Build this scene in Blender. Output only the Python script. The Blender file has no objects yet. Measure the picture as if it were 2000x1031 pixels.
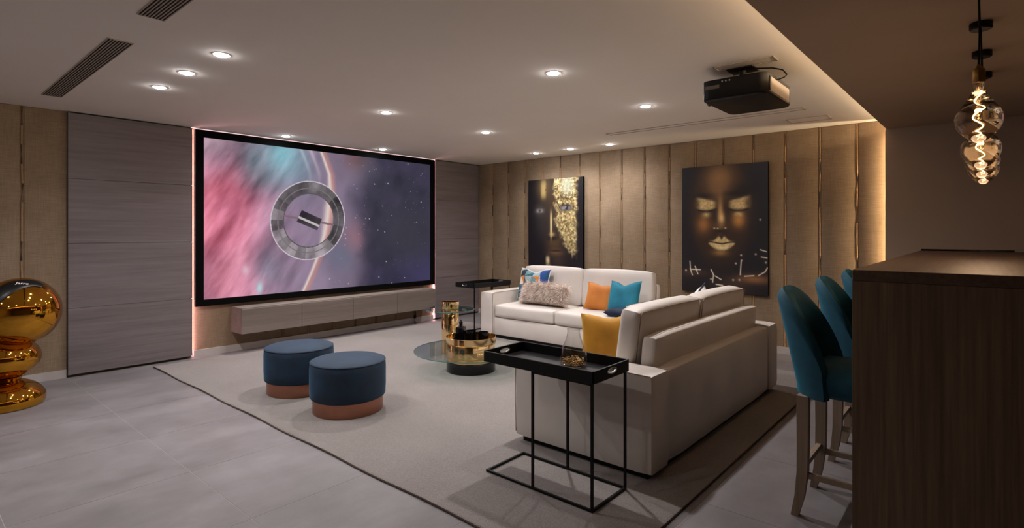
import bpy, bmesh, math, random
import numpy as np
from mathutils import Vector, Matrix
random.seed(7); rng = np.random.default_rng(7)
PI = math.pi
SC = bpy.context.scene
COL = SC.collection
# ------------------------------------------------------------------ camera, world, exposure
TH = math.atan(925 / 1069.0)
cam_d = bpy.data.cameras.new('camera')
cam = bpy.data.objects.new('camera', cam_d); COL.objects.link(cam)
cam.location = (0, 0, 1.4); cam.rotation_euler = (PI / 2, 0, TH)
cam_d.sensor_fit = 'HORIZONTAL'; cam_d.sensor_width = 36.0
cam_d.lens = 36.0 * 1069 / 2000
cam_d.shift_y = (453 - 515.5) / 2000
cam_d.clip_start = 0.05; cam_d.clip_end = 60
SC.camera = cam
w = bpy.data.worlds.new('world'); SC.world = w; w.use_nodes = True
w.node_tree.nodes['Background'].inputs[0].default_value = (0.02, 0.02, 0.022, 1)
w.node_tree.nodes['Background'].inputs[1].default_value = 0.3
vs = SC.view_settings
vs.view_transform = 'Standard'; vs.look = 'None'; vs.gamma = 1.0; vs.use_curve_mapping = False
vs.exposure = 0.21
try:
    cy = SC.cycles
    cy.use_denoising = True; cy.sample_clamp_indirect = 3.0; cy.max_bounces = 10
    cy.diffuse_bounces = 5; cy.glossy_bounces = 5; cy.transparent_max_bounces = 16
    cy.caustics_reflective = False; cy.caustics_refractive = False; cy.blur_glossy = 0.5
except Exception:
    pass
# light powers (all lamps of the room)
P_SPOT = 106.0          # ceiling downlights, W
C_SPOT = (1.0, 0.94, 0.93)
E_PINK = 24.0           # strip around the cinema screen
E_COVE = 46.0           # warm strip behind the lowered ceiling and wall
E_FIL = 60.0           # glowing filaments
P_BULB = 2.3
CEIL = 2.56

# ------------------------------------------------------------------ helpers
def lin(c):
    return tuple(((x / 255) / 12.92 if x / 255 <= 0.04045 else ((x / 255 + 0.055) / 1.055) ** 2.4) for x in c)
def M(name, rgb, rough=0.6, metal=0.0, **kw):
    m = bpy.data.materials.new(name); m.use_nodes = True
    b = m.node_tree.nodes['Principled BSDF']
    b.inputs['Base Color'].default_value = (*lin(rgb), 1)
    b.inputs['Roughness'].default_value = rough; b.inputs['Metallic'].default_value = metal
    for k, v in kw.items():
        b.inputs[k.replace('_', ' ')].default_value = v
    return m
class NT:
    def __init__(s, m): s.t = m.node_tree; s.b = s.t.nodes.get('Principled BSDF')
    def n(s, typ, **kw):
        x = s.t.nodes.new(typ)
        for k, v in kw.items():
            if k.startswith('i_'): x.inputs[k[2:].replace('_', ' ')].default_value = v
            else: setattr(x, k, v)
        return x
    def l(s, a, b): s.t.links.new(a, b)
    def coord(s, scale, what='Object'):
        c = s.n('ShaderNodeTexCoord'); mp = s.n('ShaderNodeMapping'); mp.inputs['Scale'].default_value = scale
        s.l(c.outputs[what], mp.inputs['Vector']); return mp.outputs[0]
    def noise(s, vec, scale=5, detail=4, rough=0.55):
        x = s.n('ShaderNodeTexNoise'); x.inputs['Scale'].default_value = scale
        x.inputs['Detail'].default_value = detail; x.inputs['Roughness'].default_value = rough
        s.l(vec, x.inputs['Vector']); return x.outputs['Fac']
    def ramp(s, fac, stops):
        r = s.n('ShaderNodeValToRGB'); e = r.color_ramp.elements
        while len(e) < len(stops): e.new(0.5)
        for q, (p, c) in zip(e, stops): q.position = p; q.color = (*lin(c), 1)
        s.l(fac, r.inputs[0]); return r.outputs[0]
    def mix(s, a, b, fac=0.5, mode='MULTIPLY'):
        x = s.n('ShaderNodeMix', data_type='RGBA', blend_type=mode)
        x.inputs[0].default_value = fac; s.l(a, x.inputs[6]); s.l(b, x.inputs[7]); return x.outputs[2]
    def bump(s, h, strength=0.2, dist=0.01):
        x = s.n('ShaderNodeBump'); x.inputs['Strength'].default_value = strength; x.inputs['Distance'].default_value = dist
        s.l(h, x.inputs['Height']); s.l(x.outputs[0], s.b.inputs['Normal'])
def tex2(name, c1, c2, scale, vec=(1, 1, 1), rough=0.6, bump=0.1, det=5, fine=None, metal=0, **kw):
    """two-tone noise material; vec stretches the grain; fine adds a second, finer bump"""
    m = M(name, c1, rough, metal, **kw); t = NT(m)
    v = t.coord(vec); f = t.noise(v, scale, det)
    t.l(t.ramp(f, [(0.3, c1), (0.7, c2)]), t.b.inputs['Base Color'])
    if fine: f = t.noise(v, fine, 3)
    if bump: t.bump(f, bump, 0.004)
    return m
def emis(name, rgb, e):
    m = bpy.data.materials.new(name); m.use_nodes = True; nt = m.node_tree; nt.nodes.clear()
    o = nt.nodes.new('ShaderNodeOutputMaterial'); x = nt.nodes.new('ShaderNodeEmission')
    x.inputs[0].default_value = (*rgb, 1); x.inputs[1].default_value = e
    nt.links.new(x.outputs[0], o.inputs[0]); return m
def thin_glass(name, tint, gloss=(1, 1, 1), ior=1.5, boost=1.0, edge=None):
    m = bpy.data.materials.new(name); m.use_nodes = True; nt = m.node_tree; nt.nodes.clear()
    o = nt.nodes.new('ShaderNodeOutputMaterial'); mx = nt.nodes.new('ShaderNodeMixShader')
    tr = nt.nodes.new('ShaderNodeBsdfTransparent'); gl = nt.nodes.new('ShaderNodeBsdfGlossy'); lw = nt.nodes.new('ShaderNodeLayerWeight'); pw = nt.nodes.new('ShaderNodeMath'); ad = nt.nodes.new('ShaderNodeMath')
    mu = nt.nodes.new('ShaderNodeMath'); mu.operation = 'MULTIPLY'; mu.inputs[1].default_value = boost; mu.use_clamp = True
    tr.inputs[0].default_value = (*tint, 1); gl.inputs[0].default_value = (*gloss, 1); gl.inputs['Roughness'].default_value = 0.01
    lw.inputs[0].default_value = 0.5; pw.operation = 'POWER'; pw.inputs[1].default_value = 5.0; ad.operation = 'MULTIPLY_ADD'
    f0 = ((ior - 1) / (ior + 1)) ** 2; ad.inputs[1].default_value = 1 - f0; ad.inputs[2].default_value = f0
    nt.links.new(lw.outputs['Facing'], pw.inputs[0]); nt.links.new(pw.outputs[0], ad.inputs[0])
    if edge:
        mc = nt.nodes.new('ShaderNodeMix'); mc.data_type = 'RGBA'; p3 = nt.nodes.new('ShaderNodeMath'); p3.operation = 'POWER'; p3.inputs[1].default_value = 3.0
        nt.links.new(lw.outputs['Facing'], p3.inputs[0]); nt.links.new(p3.outputs[0], mc.inputs[0]); mc.inputs[6].default_value = (*tint, 1); mc.inputs[7].default_value = (*edge, 1); nt.links.new(mc.outputs[2], tr.inputs[0])
    nt.links.new(ad.outputs[0], mu.inputs[0]); nt.links.new(mu.outputs[0], mx.inputs[0])
    nt.links.new(tr.outputs[0], mx.inputs[1]); nt.links.new(gl.outputs[0], mx.inputs[2]); nt.links.new(mx.outputs[0], o.inputs[0])
    return m
def attr_mat(name, emit=0.0, rough=0.5, **kw):
    m = M(name, (20, 20, 20), rough, **kw); t = NT(m)
    a = t.n('ShaderNodeVertexColor', layer_name='print')
    t.l(a.outputs[0], t.b.inputs['Base Color'])
    if emit:
        t.l(a.outputs[0], t.b.inputs['Emission Color']); t.b.inputs['Emission Strength'].default_value = emit
        t.b.inputs['Base Color'].default_value = (0, 0, 0, 1)
        for l in list(t.t.links):
            if l.to_socket == t.b.inputs['Base Color']: t.t.links.remove(l)
    return m

def prop(o, label=None, cat=None, group=None, kind=None):
    if label: o['label'] = label
    if cat: o['category'] = cat
    if group: o['group'] = group
    if kind: o['kind'] = kind
    return o
def thing(name, label, cat, loc=(0, 0, 0), rz=0.0, group=None):
    o = bpy.data.objects.new(name, None); COL.objects.link(o); o.empty_display_size = 0.1
    o.location = loc; o.rotation_euler = (0, 0, rz)
    return prop(o, label, cat, group)
def smooth(me, ang=35):
    me.polygons.foreach_set('use_smooth', [True] * len(me.polygons))
    try: me.set_sharp_from_angle(angle=math.radians(ang))
    except Exception: pass
def link_mesh(name, me, mat, parent=None, sm=True, ang=35):
    if sm: smooth(me, ang)
    if mat and not me.materials: me.materials.append(mat)
    o = bpy.data.objects.new(name, me); COL.objects.link(o)
    if parent: o.parent = parent
    return o
def obj(name, bm, mat, parent=None, sm=True, ang=35):
    bmesh.ops.recalc_face_normals(bm, faces=bm.faces)
    me = bpy.data.meshes.new(name); bm.to_mesh(me); bm.free()
    return link_mesh(name, me, mat, parent, sm, ang)
def share(src, name, loc=(0, 0, 0), rot=(0, 0, 0), parent=None):
    o = bpy.data.objects.new(name, src.data); COL.objects.link(o); o.location = loc; o.rotation_euler = rot
    if parent: o.parent = parent
    return o
def dup(o, parent=None, loc=None, rz=None, label=None):
    c = o.copy(); COL.objects.link(c)
    if parent: c.parent = parent
    if loc: c.location = loc
    if rz is not None: c.rotation_euler = (0, 0, rz)
    if label: c['label'] = label
    for ch in [x for x in COL.objects if x.parent == o]: dup(ch, c)
    return c
def box(bm, x0, x1, y0, y1, z0, z1, bev=0.0, seg=2, mat=None):
    r = bmesh.ops.create_cube(bm, size=1.0); vsx = r['verts']
    for v in vsx:
        v.co = Vector((x0 + (v.co.x + .5) * (x1 - x0), y0 + (v.co.y + .5) * (y1 - y0), z0 + (v.co.z + .5) * (z1 - z0)))
        if mat is not None: v.co = mat @ v.co
    if bev > 0:
        es = list({e for v in vsx for e in v.link_edges})
        bmesh.ops.bevel(bm, geom=es, offset=bev, segments=seg, profile=0.5, affect='EDGES')
    return bm
def B(*a, **k): return box(bmesh.new(), *a, **k)
def softbox(sx, sy, sz, bev, seg=4, puff=0.0, cuts=0):
    """upholstered block centred in x,y with its base at z=0; puff bulges the faces"""
    bm = bmesh.new(); n = 10
    def sp(s): return [(-.5 + i / n) for i in range(n + 1)]
    bmesh.ops.create_cube(bm, size=1.0)
    bmesh.ops.subdivide_edges(bm, edges=bm.edges[:], cuts=n - 1, use_grid_fill=True)
    h = (sx / 2, sy / 2, sz / 2)
    for v in bm.verts:
        u = [v.co[k] * 2 for k in range(3)]
        p = [u[k] * h[k] for k in range(3)]
        # rounded corners: pull into an inner box then push out by bev
        q = [max(-h[k] + bev, min(h[k] - bev, p[k])) for k in range(3)]
        d = Vector((p[0] - q[0], p[1] - q[1], p[2] - q[2]))
        if d.length > 1e-9: d = d.normalized() * bev
        c = Vector(q) + d
        for k in range(3):
            a, b2 = (k + 1) % 3, (k + 2) % 3
            if abs(u[k]) > 0.99: c[k] += math.copysign(puff * (1 - u[a] ** 2) * (1 - u[b2] ** 2), u[k])
        c.z += sz / 2; v.co = c
    return bm
def lathe(prof, n=40, bm=None, z=0.0, cap=True):
    bm = bm or bmesh.new(); rings = []
    for r, h in prof:
        if r < 1e-6: rings.append([bm.verts.new((0, 0, z + h))])
        else: rings.append([bm.verts.new((r * math.cos(2 * PI * i / n), r * math.sin(2 * PI * i / n), z + h)) for i in range(n)])
    for a, b in zip(rings, rings[1:]):
        if len(a) == 1 and len(b) == 1: continue
        for i in range(n):
            j = (i + 1) % n
            if len(a) == 1: bm.faces.new((a[0], b[i], b[j]))
            elif len(b) == 1: bm.faces.new((a[i], a[j], b[0]))
            else: bm.faces.new((a[i], a[j], b[j], b[i]))
    return bm
def spline(P, m):
    out = []; n = len(P)
    for i in range(n - 1):
        p0, p1, p2, p3 = [Vector((*P[max(0, min(n - 1, i + q))], 0)) for q in (-1, 0, 1, 2)]
        for k in range(m):
            q = k / m; v = (p1 * 2 + (p2 - p0) * q + (p0 * 2 - p1 * 5 + p2 * 4 - p3) * q * q + (p1 * 3 - p0 - p2 * 3 + p3) * q ** 3) / 2
            out.append((max(v.x, 0), v.y))
    return out + [P[-1]]
def tube(pts, r, n=8, bm=None, rads=None):
    bm = bm or bmesh.new(); pts = [Vector(p) for p in pts]; prev = None
    up = Vector((0, 0, 1)); first = None
    for k, p in enumerate(pts):
        t = (pts[min(k + 1, len(pts) - 1)] - pts[max(k - 1, 0)]).normalized()
        a = t.cross(up)
        if a.length < 1e-3: a = t.cross(Vector((1, 0, 0)))
        a.normalize(); b = t.cross(a).normalized(); rr = rads[k] if rads else r
        ring = [bm.verts.new(p + a * rr * math.cos(2 * PI * i / n) + b * rr * math.sin(2 * PI * i / n)) for i in range(n)]
        if prev:
            for i in range(n): bm.faces.new((prev[i], prev[(i + 1) % n], ring[(i + 1) % n], ring[i]))
        else: first = ring
        prev = ring
    bm.faces.new(first); bm.faces.new(list(reversed(prev)))
    return bm
def bar(bm, p, q, sx, sy=None):
    """square bar between two points"""
    p, q = Vector(p), Vector(q); sy = sy or sx; d = q - p; L = d.length
    rot = d.to_track_quat('Z', 'Y').to_matrix().to_4x4(); mt = Matrix.Translation(p) @ rot
    return box(bm, -sx / 2, sx / 2, -sy / 2, sy / 2, 0, L, mat=mt)
# value-noise in numpy for flat prints
def vnoise(x, y, seed=0):
    g = np.random.default_rng(seed).random((64, 64))
    xi = np.floor(x).astype(int); yi = np.floor(y).astype(int); fx = x - xi; fy = y - yi
    fx = fx * fx * (3 - 2 * fx); fy = fy * fy * (3 - 2 * fy)
    a = g[xi % 64, yi % 64]; b = g[(xi + 1) % 64, yi % 64]; c = g[xi % 64, (yi + 1) % 64]; d = g[(xi + 1) % 64, (yi + 1) % 64]
    return (a * (1 - fx) + b * fx) * (1 - fy) + (c * (1 - fx) + d * fx) * fy
def fbm(x, y, seed=0, o=5):
    s = 0; a = 0.5; t = 0
    for k in range(o): s = s + a * vnoise(x, y, seed + k); t += a; a *= 0.5; x = x * 2.03; y = y * 2.03
    return s / t
def print_mesh(name, o, ud, vd, nu, nv, fn):
    """flat print: grid from corner o, ud = full width vector, vd = full height (downwards) vector; fn(u,v)->sRGB 0..255"""
    u, v = np.meshgrid(np.linspace(0, 1, nu + 1), np.linspace(0, 1, nv + 1))
    u = u.ravel(); v = v.ravel()
    P = np.array(o)[None] + u[:, None] * np.array(ud)[None] + v[:, None] * np.array(vd)[None]
    i, j = np.meshgrid(np.arange(nu), np.arange(nv)); k = (j * (nu + 1) + i).ravel()
    F = np.stack([k, k + nu + 1, k + nu + 2, k + 1], 1)
    me = bpy.data.meshes.new(name); me.vertices.add(len(P)); me.vertices.foreach_set('co', P.ravel())
    me.loops.add(F.size); me.loops.foreach_set('vertex_index', F.ravel().astype(np.int32))
    me.polygons.add(len(F)); me.polygons.foreach_set('loop_start', np.arange(0, F.size, 4, dtype=np.int32))
    me.update(calc_edges=True)
    c = np.clip(fn(u, v), 0, 255) / 255.0
    c = np.where(c <= 0.04045, c / 12.92, ((c + 0.055) / 1.055) ** 2.4)
    at = me.color_attributes.new('print', 'FLOAT_COLOR', 'POINT')
    at.data.foreach_set('color', np.concatenate([c, np.ones((len(c), 1))], 1).ravel().astype(np.float32))
    return me

# ------------------------------------------------------------------ materials
ceil_m = tex2('ceiling plaster', (242, 235, 224), (244, 237, 226), 3, rough=0.9, bump=0)
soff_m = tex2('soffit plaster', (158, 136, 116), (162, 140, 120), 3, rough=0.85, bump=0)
wallplain_m = tex2('plain taupe wall', (164, 146, 130), (168, 150, 134), 3, rough=0.85, bump=0)
def fabric_wall():
    m = M('woven wall fabric', (120, 100, 78), 0.9); t = NT(m)
    v1 = t.coord((220, 220, 9)); v2 = t.coord((9, 9, 260)); v3 = t.coord((1, 1, 1))
    a = t.noise(v1, 1, 3); b = t.noise(v2, 1, 3); c = t.noise(v3, 2.5, 4)
    f = t.mix(t.ramp(a, [(0.25, (150, 130, 107)), (0.75, (171, 150, 125))]), t.ramp(b, [(0.3, (222, 218, 213)), (0.7, (255, 255, 255))]), 1.0)
    f = t.mix(f, t.ramp(c, [(0.3, (225, 222, 216)), (0.7, (255, 255, 255))]), 1.0)
    t.l(f, t.b.inputs['Base Color'])
    ad = t.n('ShaderNodeMath', operation='ADD'); t.l(a, ad.inputs[0]); t.l(b, ad.inputs[1]); t.bump(ad.outputs[0], 0.22, 0.002)
    return m
fabric_m = fabric_wall()
cord_m = tex2('seam cord', (150, 116, 82), (176, 142, 104), 60, rough=0.8, bump=0.3)
def wood(name, c1, c2, axis, rough, bump=0.15, scale=1.0, coat=0.0):
    m = M(name, c1, rough, Coat_Weight=coat); t = NT(m)
    sv = {'x': (1.2, 40, 40), 'y': (40, 1.2, 40), 'z': (40, 40, 1.2)}[axis]
    v = t.coord(tuple(s * scale for s in sv)); sv2 = {'x': (.5, 9, 9), 'y': (9, .5, 9), 'z': (9, 9, .5)}[axis]
    v2 = t.coord(tuple(s * scale for s in sv2))
    a = t.noise(v, 1.6, 6, 0.65); b = t.noise(v2, 1, 4)
    f = t.mix(t.ramp(a, [(0.3, c1), (0.72, c2)]), t.ramp(b, [(0.3, (225, 223, 221)), (0.7, (255, 255, 255))]), 1.0)
    t.l(f, t.b.inputs['Base Color']); t.bump(a, bump, 0.002); return m
clad_m = wood('taupe wood cladding', (112, 103, 105), (130, 121, 123), 'y', 0.5)
cab_m = wood('greige wood cabinet', (118, 108, 101), (138, 128, 120), 'y', 0.5, 0.05)
bar_m = wood('dark oak bar veneer', (92, 74, 54), (132, 108, 82), 'z', 0.5, 0.25)
bartop_m = wood('dark oak bar top', (74, 54, 42), (108, 84, 64), 'y', 0.52, 0.12)
stoolleg_m = wood('weathered brown wood', (140, 122, 104), (168, 148, 128), 'z', 0.55)
def floor_mat():
    m = M('grey stone tile', (150, 144, 146), 0.42); t = NT(m)
    v = t.coord((1.9, 0.8, 1)); v2 = t.coord((1.6, 1.2, 2)); a = t.noise(v, 1.1, 7, 0.6); b = t.noise(v2, 3, 6, 0.7)
    f = t.mix(t.ramp(a, [(0.28, (109, 105, 107)), (0.5, (123, 119, 121)), (0.72, (136, 132, 135))]), t.ramp(b, [(0.3, (226, 224, 224)), (0.7, (255, 255, 255))]), 1.0)
    t.l(f, t.b.inputs['Base Color'])
    t.l(t.ramp(b, [(0.3, (184, 184, 184)), (0.7, (200, 200, 200))]), t.b.inputs['Roughness']); t.bump(b, 0.05, 0.002)
    return m
tile_m = floor_mat()
grout_m = tex2('pale grout', (176, 170, 168), (184, 178, 176), 20, rough=0.9, bump=0)
skirt_m = tex2('pale stone skirting', (176, 168, 164), (190, 182, 178), 6, rough=0.5, bump=0.03)
black_m = tex2('matt black metal', (3, 3, 3), (5, 5, 5), 30, rough=0.5, bump=0.02, Specular_IOR_Level=0.25)
frame_m = tex2('black velvet screen border', (1, 1, 1), (3, 3, 3), 60, rough=0.9, bump=0.05, Specular_IOR_Level=0.12)
leather_m = tex2('cream leather', (204, 197, 190), (212, 205, 198), 4, rough=0.48, bump=0.12, fine=170)
seam_m = tex2('dark leather seam', (120, 96, 76), (130, 106, 84), 40, rough=0.7, bump=0)
def velvet(name, c1, c2, sheen=(90, 150, 190), w=0.7):
    m = M(name, c1, 0.75, Sheen_Weight=w, Sheen_Roughness=0.35); t = NT(m)
    t.b.inputs['Sheen Tint'].default_value = (*lin(sheen), 1)
    v = t.coord((1, 1, 1)); f = t.noise(v, 6, 4, 0.6); t.l(t.ramp(f, [(0.3, c1), (0.7, c2)]), t.b.inputs['Base Color'])
    g = t.noise(v, 300, 2); t.bump(g, 0.15, 0.001); return m
bluevelvet_m = velvet('petrol blue velvet', (4, 27, 46), (9, 42, 66), (70, 125, 165), 0.5)
tealvelvet_m = velvet('teal velvet', (4, 64, 84), (8, 88, 112), (40, 150, 180), 0.6)
pillowteal_m = velvet('teal cushion velvet', (6, 98, 122), (12, 122, 148), (70, 180, 200), 0.5)
orange_m = velvet('amber velvet', (178, 104, 34), (200, 124, 48), (230, 170, 100), 0.5)
mustard_m = velvet('mustard velvet', (150, 104, 10), (176, 124, 18), (220, 180, 70), 0.4)
navy_m = velvet('navy velvet', (10, 22, 46), (16, 32, 60), (60, 80, 120), 0.4)
fur_m = tex2('pale fur', (196, 176, 164), (250, 240, 230), 14, rough=0.8, bump=0)
furbase_m = tex2('fur backing', (186, 168, 158), (206, 188, 176), 20, rough=0.9, bump=0)
copper_m = tex2('brushed copper band', (168, 118, 98), (180, 128, 106), 12, (1, 1, 30), rough=0.42, bump=0.05, metal=1.0)
gold_m = tex2('polished gold', (236, 206, 150), (240, 210, 156), 4, rough=0.09, bump=0.0, metal=1.0)
chromegold_m = tex2('gold chrome', (206, 146, 48), (210, 150, 52), 2, rough=0.05, bump=0.0, metal=1.0)
brass_m = tex2('antique brass', (150, 116, 62), (160, 124, 68), 10, rough=0.3, bump=0.02, metal=1.0)
blackgloss_m = tex2('gloss black', (3, 3, 4), (5, 4, 5), 5, rough=0.14, bump=0)
whitepl_m = tex2('white trim', (225, 222, 216), (230, 227, 221), 5, rough=0.5, bump=0)
glass_m = thin_glass('clear table glass', (0.86, 0.92, 0.9), ior=1.5, boost=1.15)
glassedge_m = tex2('green glass edge', (60, 110, 108), (80, 130, 126), 5, rough=0.1, bump=0)
vaseglass_m = thin_glass('clear vase glass', (0.95, 0.95, 0.94), ior=1.5, boost=2.0, edge=(0.55, 0.53, 0.5))
bulbglass_m = M('amber blown glass', (255, 243, 224), 0.0, 0.0, Transmission_Weight=1.0, IOR=1.45)
bulbthin_m = thin_glass('amber bulb glass', (0.95, 0.89, 0.80), (1.0, 0.86, 0.66), 1.5, 1.4, (0.75, 0.48, 0.24))
proj_m = tex2('dark projector shell', (4, 4, 4), (7, 6, 6), 40, rough=0.45, bump=0.03, Specular_IOR_Level=0.25)
projlit_m = tex2('cove-lit projector back', (205, 196, 186), (212, 203, 193), 10, rough=0.45, bump=0)  # pale tone puts the cove light on the projector's rear face into its colour
def rug_mat():
    m = M('beige wool rug', (150, 142, 132), 0.95, Sheen_Weight=0.3); t = NT(m)
    v = t.coord((1, 1, 1)); a = t.noise(v, 1.2, 4); b = t.noise(v, 160, 3, 0.7)
    f = t.mix(t.ramp(a, [(0.3, (130, 124, 121)), (0.7, (147, 140, 138))]), t.ramp(b, [(0.3, (190, 186, 180)), (0.7, (255, 255, 255))]), 1.0)
    t.l(f, t.b.inputs['Base Color']); t.bump(b, 0.6, 0.006); return m
rug_m = rug_mat()
rugedge_m = tex2('brown rug binding', (70, 58, 48), (88, 74, 62), 80, rough=0.95, bump=0.3)
pink_e = emis('pink led strip', (1.0, 0.52, 0.58), E_PINK)
covev_e = emis('warm vertical led strip', (1.0, 0.74, 0.45), 84.0)
pinkdim_e = emis('dim pink led strip', (1.0, 0.72, 0.74), 1.0)
cove_e = emis('warm led strip', (1.0, 0.74, 0.47), E_COVE)
lens_e = emis('downlight lens', (1.0, 0.97, 1.0), 130.0)
fil_e = emis('glowing filament', (1.0, 0.6, 0.28), E_FIL)
slot_m = tex2('dark void', (16, 14, 13), (20, 18, 16), 5, rough=0.95, bump=0)
ventm = tex2('painted vent', (168, 156, 142), (172, 160, 146), 5, rough=0.7, bump=0)

# ------------------------------------------------------------------ room shell
XW, YB, XR, YF = -6.69, 6.81, 2.6, -3.2
def struct(name, bm, mat, parent=None):
    o = obj(name, bm, mat, parent, sm=False)
    if not parent: o['kind'] = 'structure'
    return o
flo = struct('floor', B(XW - .2, XR, YF, YB + .2, -.12, -.0012), grout_m)
t0 = None
for ix in range(13):
    for iy in range(14):
        x = -6.71 + .8 * ix; y = -2.81 - .8 + .8 * iy
        x0, x1 = max(x + .0022, XW), min(x + .7978, XR); y0, y1 = max(y + .0014, YF), min(y + .7986, YB)
        if x1 - x0 < .05 or y1 - y0 < .05: continue
        o = obj('floor_tile', B(x0, x1, y0, y1, -.0012, 0.0), tile_m, flo, sm=False)
ceil = struct('ceiling', B(XW - .1, XR, YF, YB + .1, CEIL, CEIL + .1), ceil_m)
# lowered ceiling over the bar: thin lip, recess with a strip, fascia
SX, SZ = -0.79, 2.445
tr3 = struct('trim_3', B(SX, XR, YF, YB - .09, SZ, SZ + .022), soff_m)
for v in tr3.data.vertices:
    if v.co.x < 0: v.co.x += .0141 * (v.co.y - 4.67)   # the lip runs slightly askew
struct('fascia', B(SX + .16, SX + .18, YF, YB - .09, SZ + .022, CEIL), soff_m, tr3)
# walls
wl = struct('wall_left', B(XW - .1, XW - .006, YF, YB + .1, 0, CEIL), fabric_m)
wb = struct('wall_back', B(XW - .1, XR, YB + .006, YB + .1, 0, CEIL), fabric_m)
struct('wall_right', B(XR, XR + .1, YF, YB, 0, CEIL), wallplain_m)
struct('wall_front', B(XW - .1, XR, YF - .1, YF, 0, CEIL), wallplain_m)
wbr = struct('wall_back_right', B(-.772, XR, 6.70, 6.72, 0, SZ), wallplain_m)
struct('return_panel', B(-.60, -.58, 6.72, YB, 0, CEIL), wallplain_m, wbr)
def strips(wall, axis, seams, lo, hi, face, sgn, z0=.075, z1=CEIL - .004, skip=()):
    ed = [lo] + sorted(seams) + [hi]
    for a, b in zip(ed, ed[1:]):
        a2 = a + (.016 if a != lo else 0); b2 = b - (.016 if b != hi else 0)
        if b2 - a2 < .01: continue
        if axis == 'x': bm = B(a2, b2, face - .002, face + .008, z0, z1, bev=.004, seg=2)
        else: bm = B(face - .008, face + .002, a2, b2, z0, z1, bev=.004, seg=2)
        obj('wall_panel', bm, fabric_m, wall)
    for s in seams:
        n = 14; ph = random.random() * 6
        pts = []
        for k in range(n + 1):
            z = z0 + (z1 - z0) * k / n; d = .003 * math.sin(k * 1.1 + ph) + .002 * math.sin(k * 2.3 + ph)
            pts.append((s + d, face + .002, z) if axis == 'x' else (face - .002 * 0 + .002, s + d, z))
        obj('seam_cord', tube(pts, .0075, 6), cord_m, wall)
strips(wb, 'x', [-1.035 - .3525 * k for k in range(16)], XW, -.62, YB, -1)
strips(wl, 'y', [.855 - .3525 * k for k in range(10)], YF, 1.19, XW, 1)
strips(wl, 'y', [3.32, 3.67, 4.02, 4.37, 4.72, 5.07, 5.42], 2.26, 5.82, XW, 1)
# skirting
struct('baseboard_left', B(XW, XW + .016, YF, 1.175, 0, .078), skirt_m)
struct('baseboard_niche', B(XW, XW + .016, 2.29, 5.79, 0, .078), skirt_m)
struct('baseboard_back', B(XW + .03, -.62, YB - .016, YB, 0, .078), skirt_m)
# dark cladding either side of the screen
PF = -6.645
def cladding(name, y0, y1):
    t = struct(name, B(XW, PF - .012, y0 + .004, y1 - .004, .02, CEIL - .006), slot_m)
    zs = [.025, .665, 1.29, 1.915, CEIL - .012]
    for a, b in zip(zs, zs[1:]):
        obj('cladding_board', B(PF - .014, PF, y0, y1, a + .0012, b - .0012, bev=.0012, seg=1), clad_m, t, sm=False)
    return t
cladding('trim_1', 1.182, 2.268)
cladding('trim_2', 5.815, YB - .01)

# ------------------------------------------------------------------ led strips
def led(name, label, bm, mat, bm2=None):
    t = thing(name, label, 'led strip')
    obj('diffuser', bm, mat, t, sm=False)
    if bm2: obj('channel', bm2, whitepl_m, t, sm=False)
    return t
led('led_strip', 'pinkish white vertical light strip between left cladding and cinema screen', B(XW + .003, XW + .021, 2.2702, 2.2738, .02, CEIL - .01), pink_e, B(XW + .002, XW + .022, 2.2685, 2.2701, .015, CEIL - .008))
led('led_strip', 'pinkish white vertical light strip between cinema screen and right cladding', B(XW + .003, XW + .021, 5.8085, 5.812, .02, CEIL - .01), pink_e, B(XW + .002, XW + .022, 5.8121, 5.8145, .015, CEIL - .008))
led('led_strip', 'thin light strip along the ceiling above the cinema screen', B(XW + .006, PF - .012, 2.29, 5.79, CEIL - .006, CEIL - .003), pinkdim_e, B(XW + .004, PF - .010, 2.285, 5.795, CEIL - .0028, CEIL - .0005))
led('led_strip', 'warm light strip hidden in the edge of the lowered ceiling', B(SX + .13, SX + .145, YF + .05, YB - .12, SZ + .045, SZ + .06), cove_e, B(SX + .145, SX + .16, YF + .05, YB - .12, SZ + .04, SZ + .065))
led('led_strip', 'warm vertical light strip hidden behind the right wall edge', B(-.665, -.65, 6.745, 6.765, .1, SZ - .02), covev_e, B(-.65, -.60, 6.74, 6.77, .1, SZ - .02))

# ------------------------------------------------------------------ downlights
def make_light(name, label, loc):
    t = thing(name, label, 'ceiling light', loc, 0, 'recessed ceiling spotlights')
    obj('trim_ring', lathe([(.056, 0), (.056, -.003), (.05, -.004), (.041, -.002), (.041, 0)], 28), whitepl_m, t)
    obj('lens', lathe([(.040, -.002), (.037, -.008), (.026, -.012), (0, -.013)], 24), lens_e, t)
    return t
def lamp(t, f=1.0):
    ld = bpy.data.lights.new('lamp_light', 'SPOT'); ld.energy = P_SPOT * f; ld.color = C_SPOT
    ld.spot_size = math.radians(156); ld.spot_blend = 1.0; ld.shadow_soft_size = .03
    lo = bpy.data.objects.new('lamp_light', ld); COL.objects.link(lo); lo.parent = t; lo.location = (0, 0, -.02)
d0 = make_light('downlight', '', (0, 0, CEIL)); first = [True]
def put_light(x, y, label):
    if first[0]: o = d0; first[0] = False; o.location = (x, y, CEIL); o['label'] = label
    else: o = dup(d0, None, (x, y, CEIL), None, label)
    return o
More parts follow.
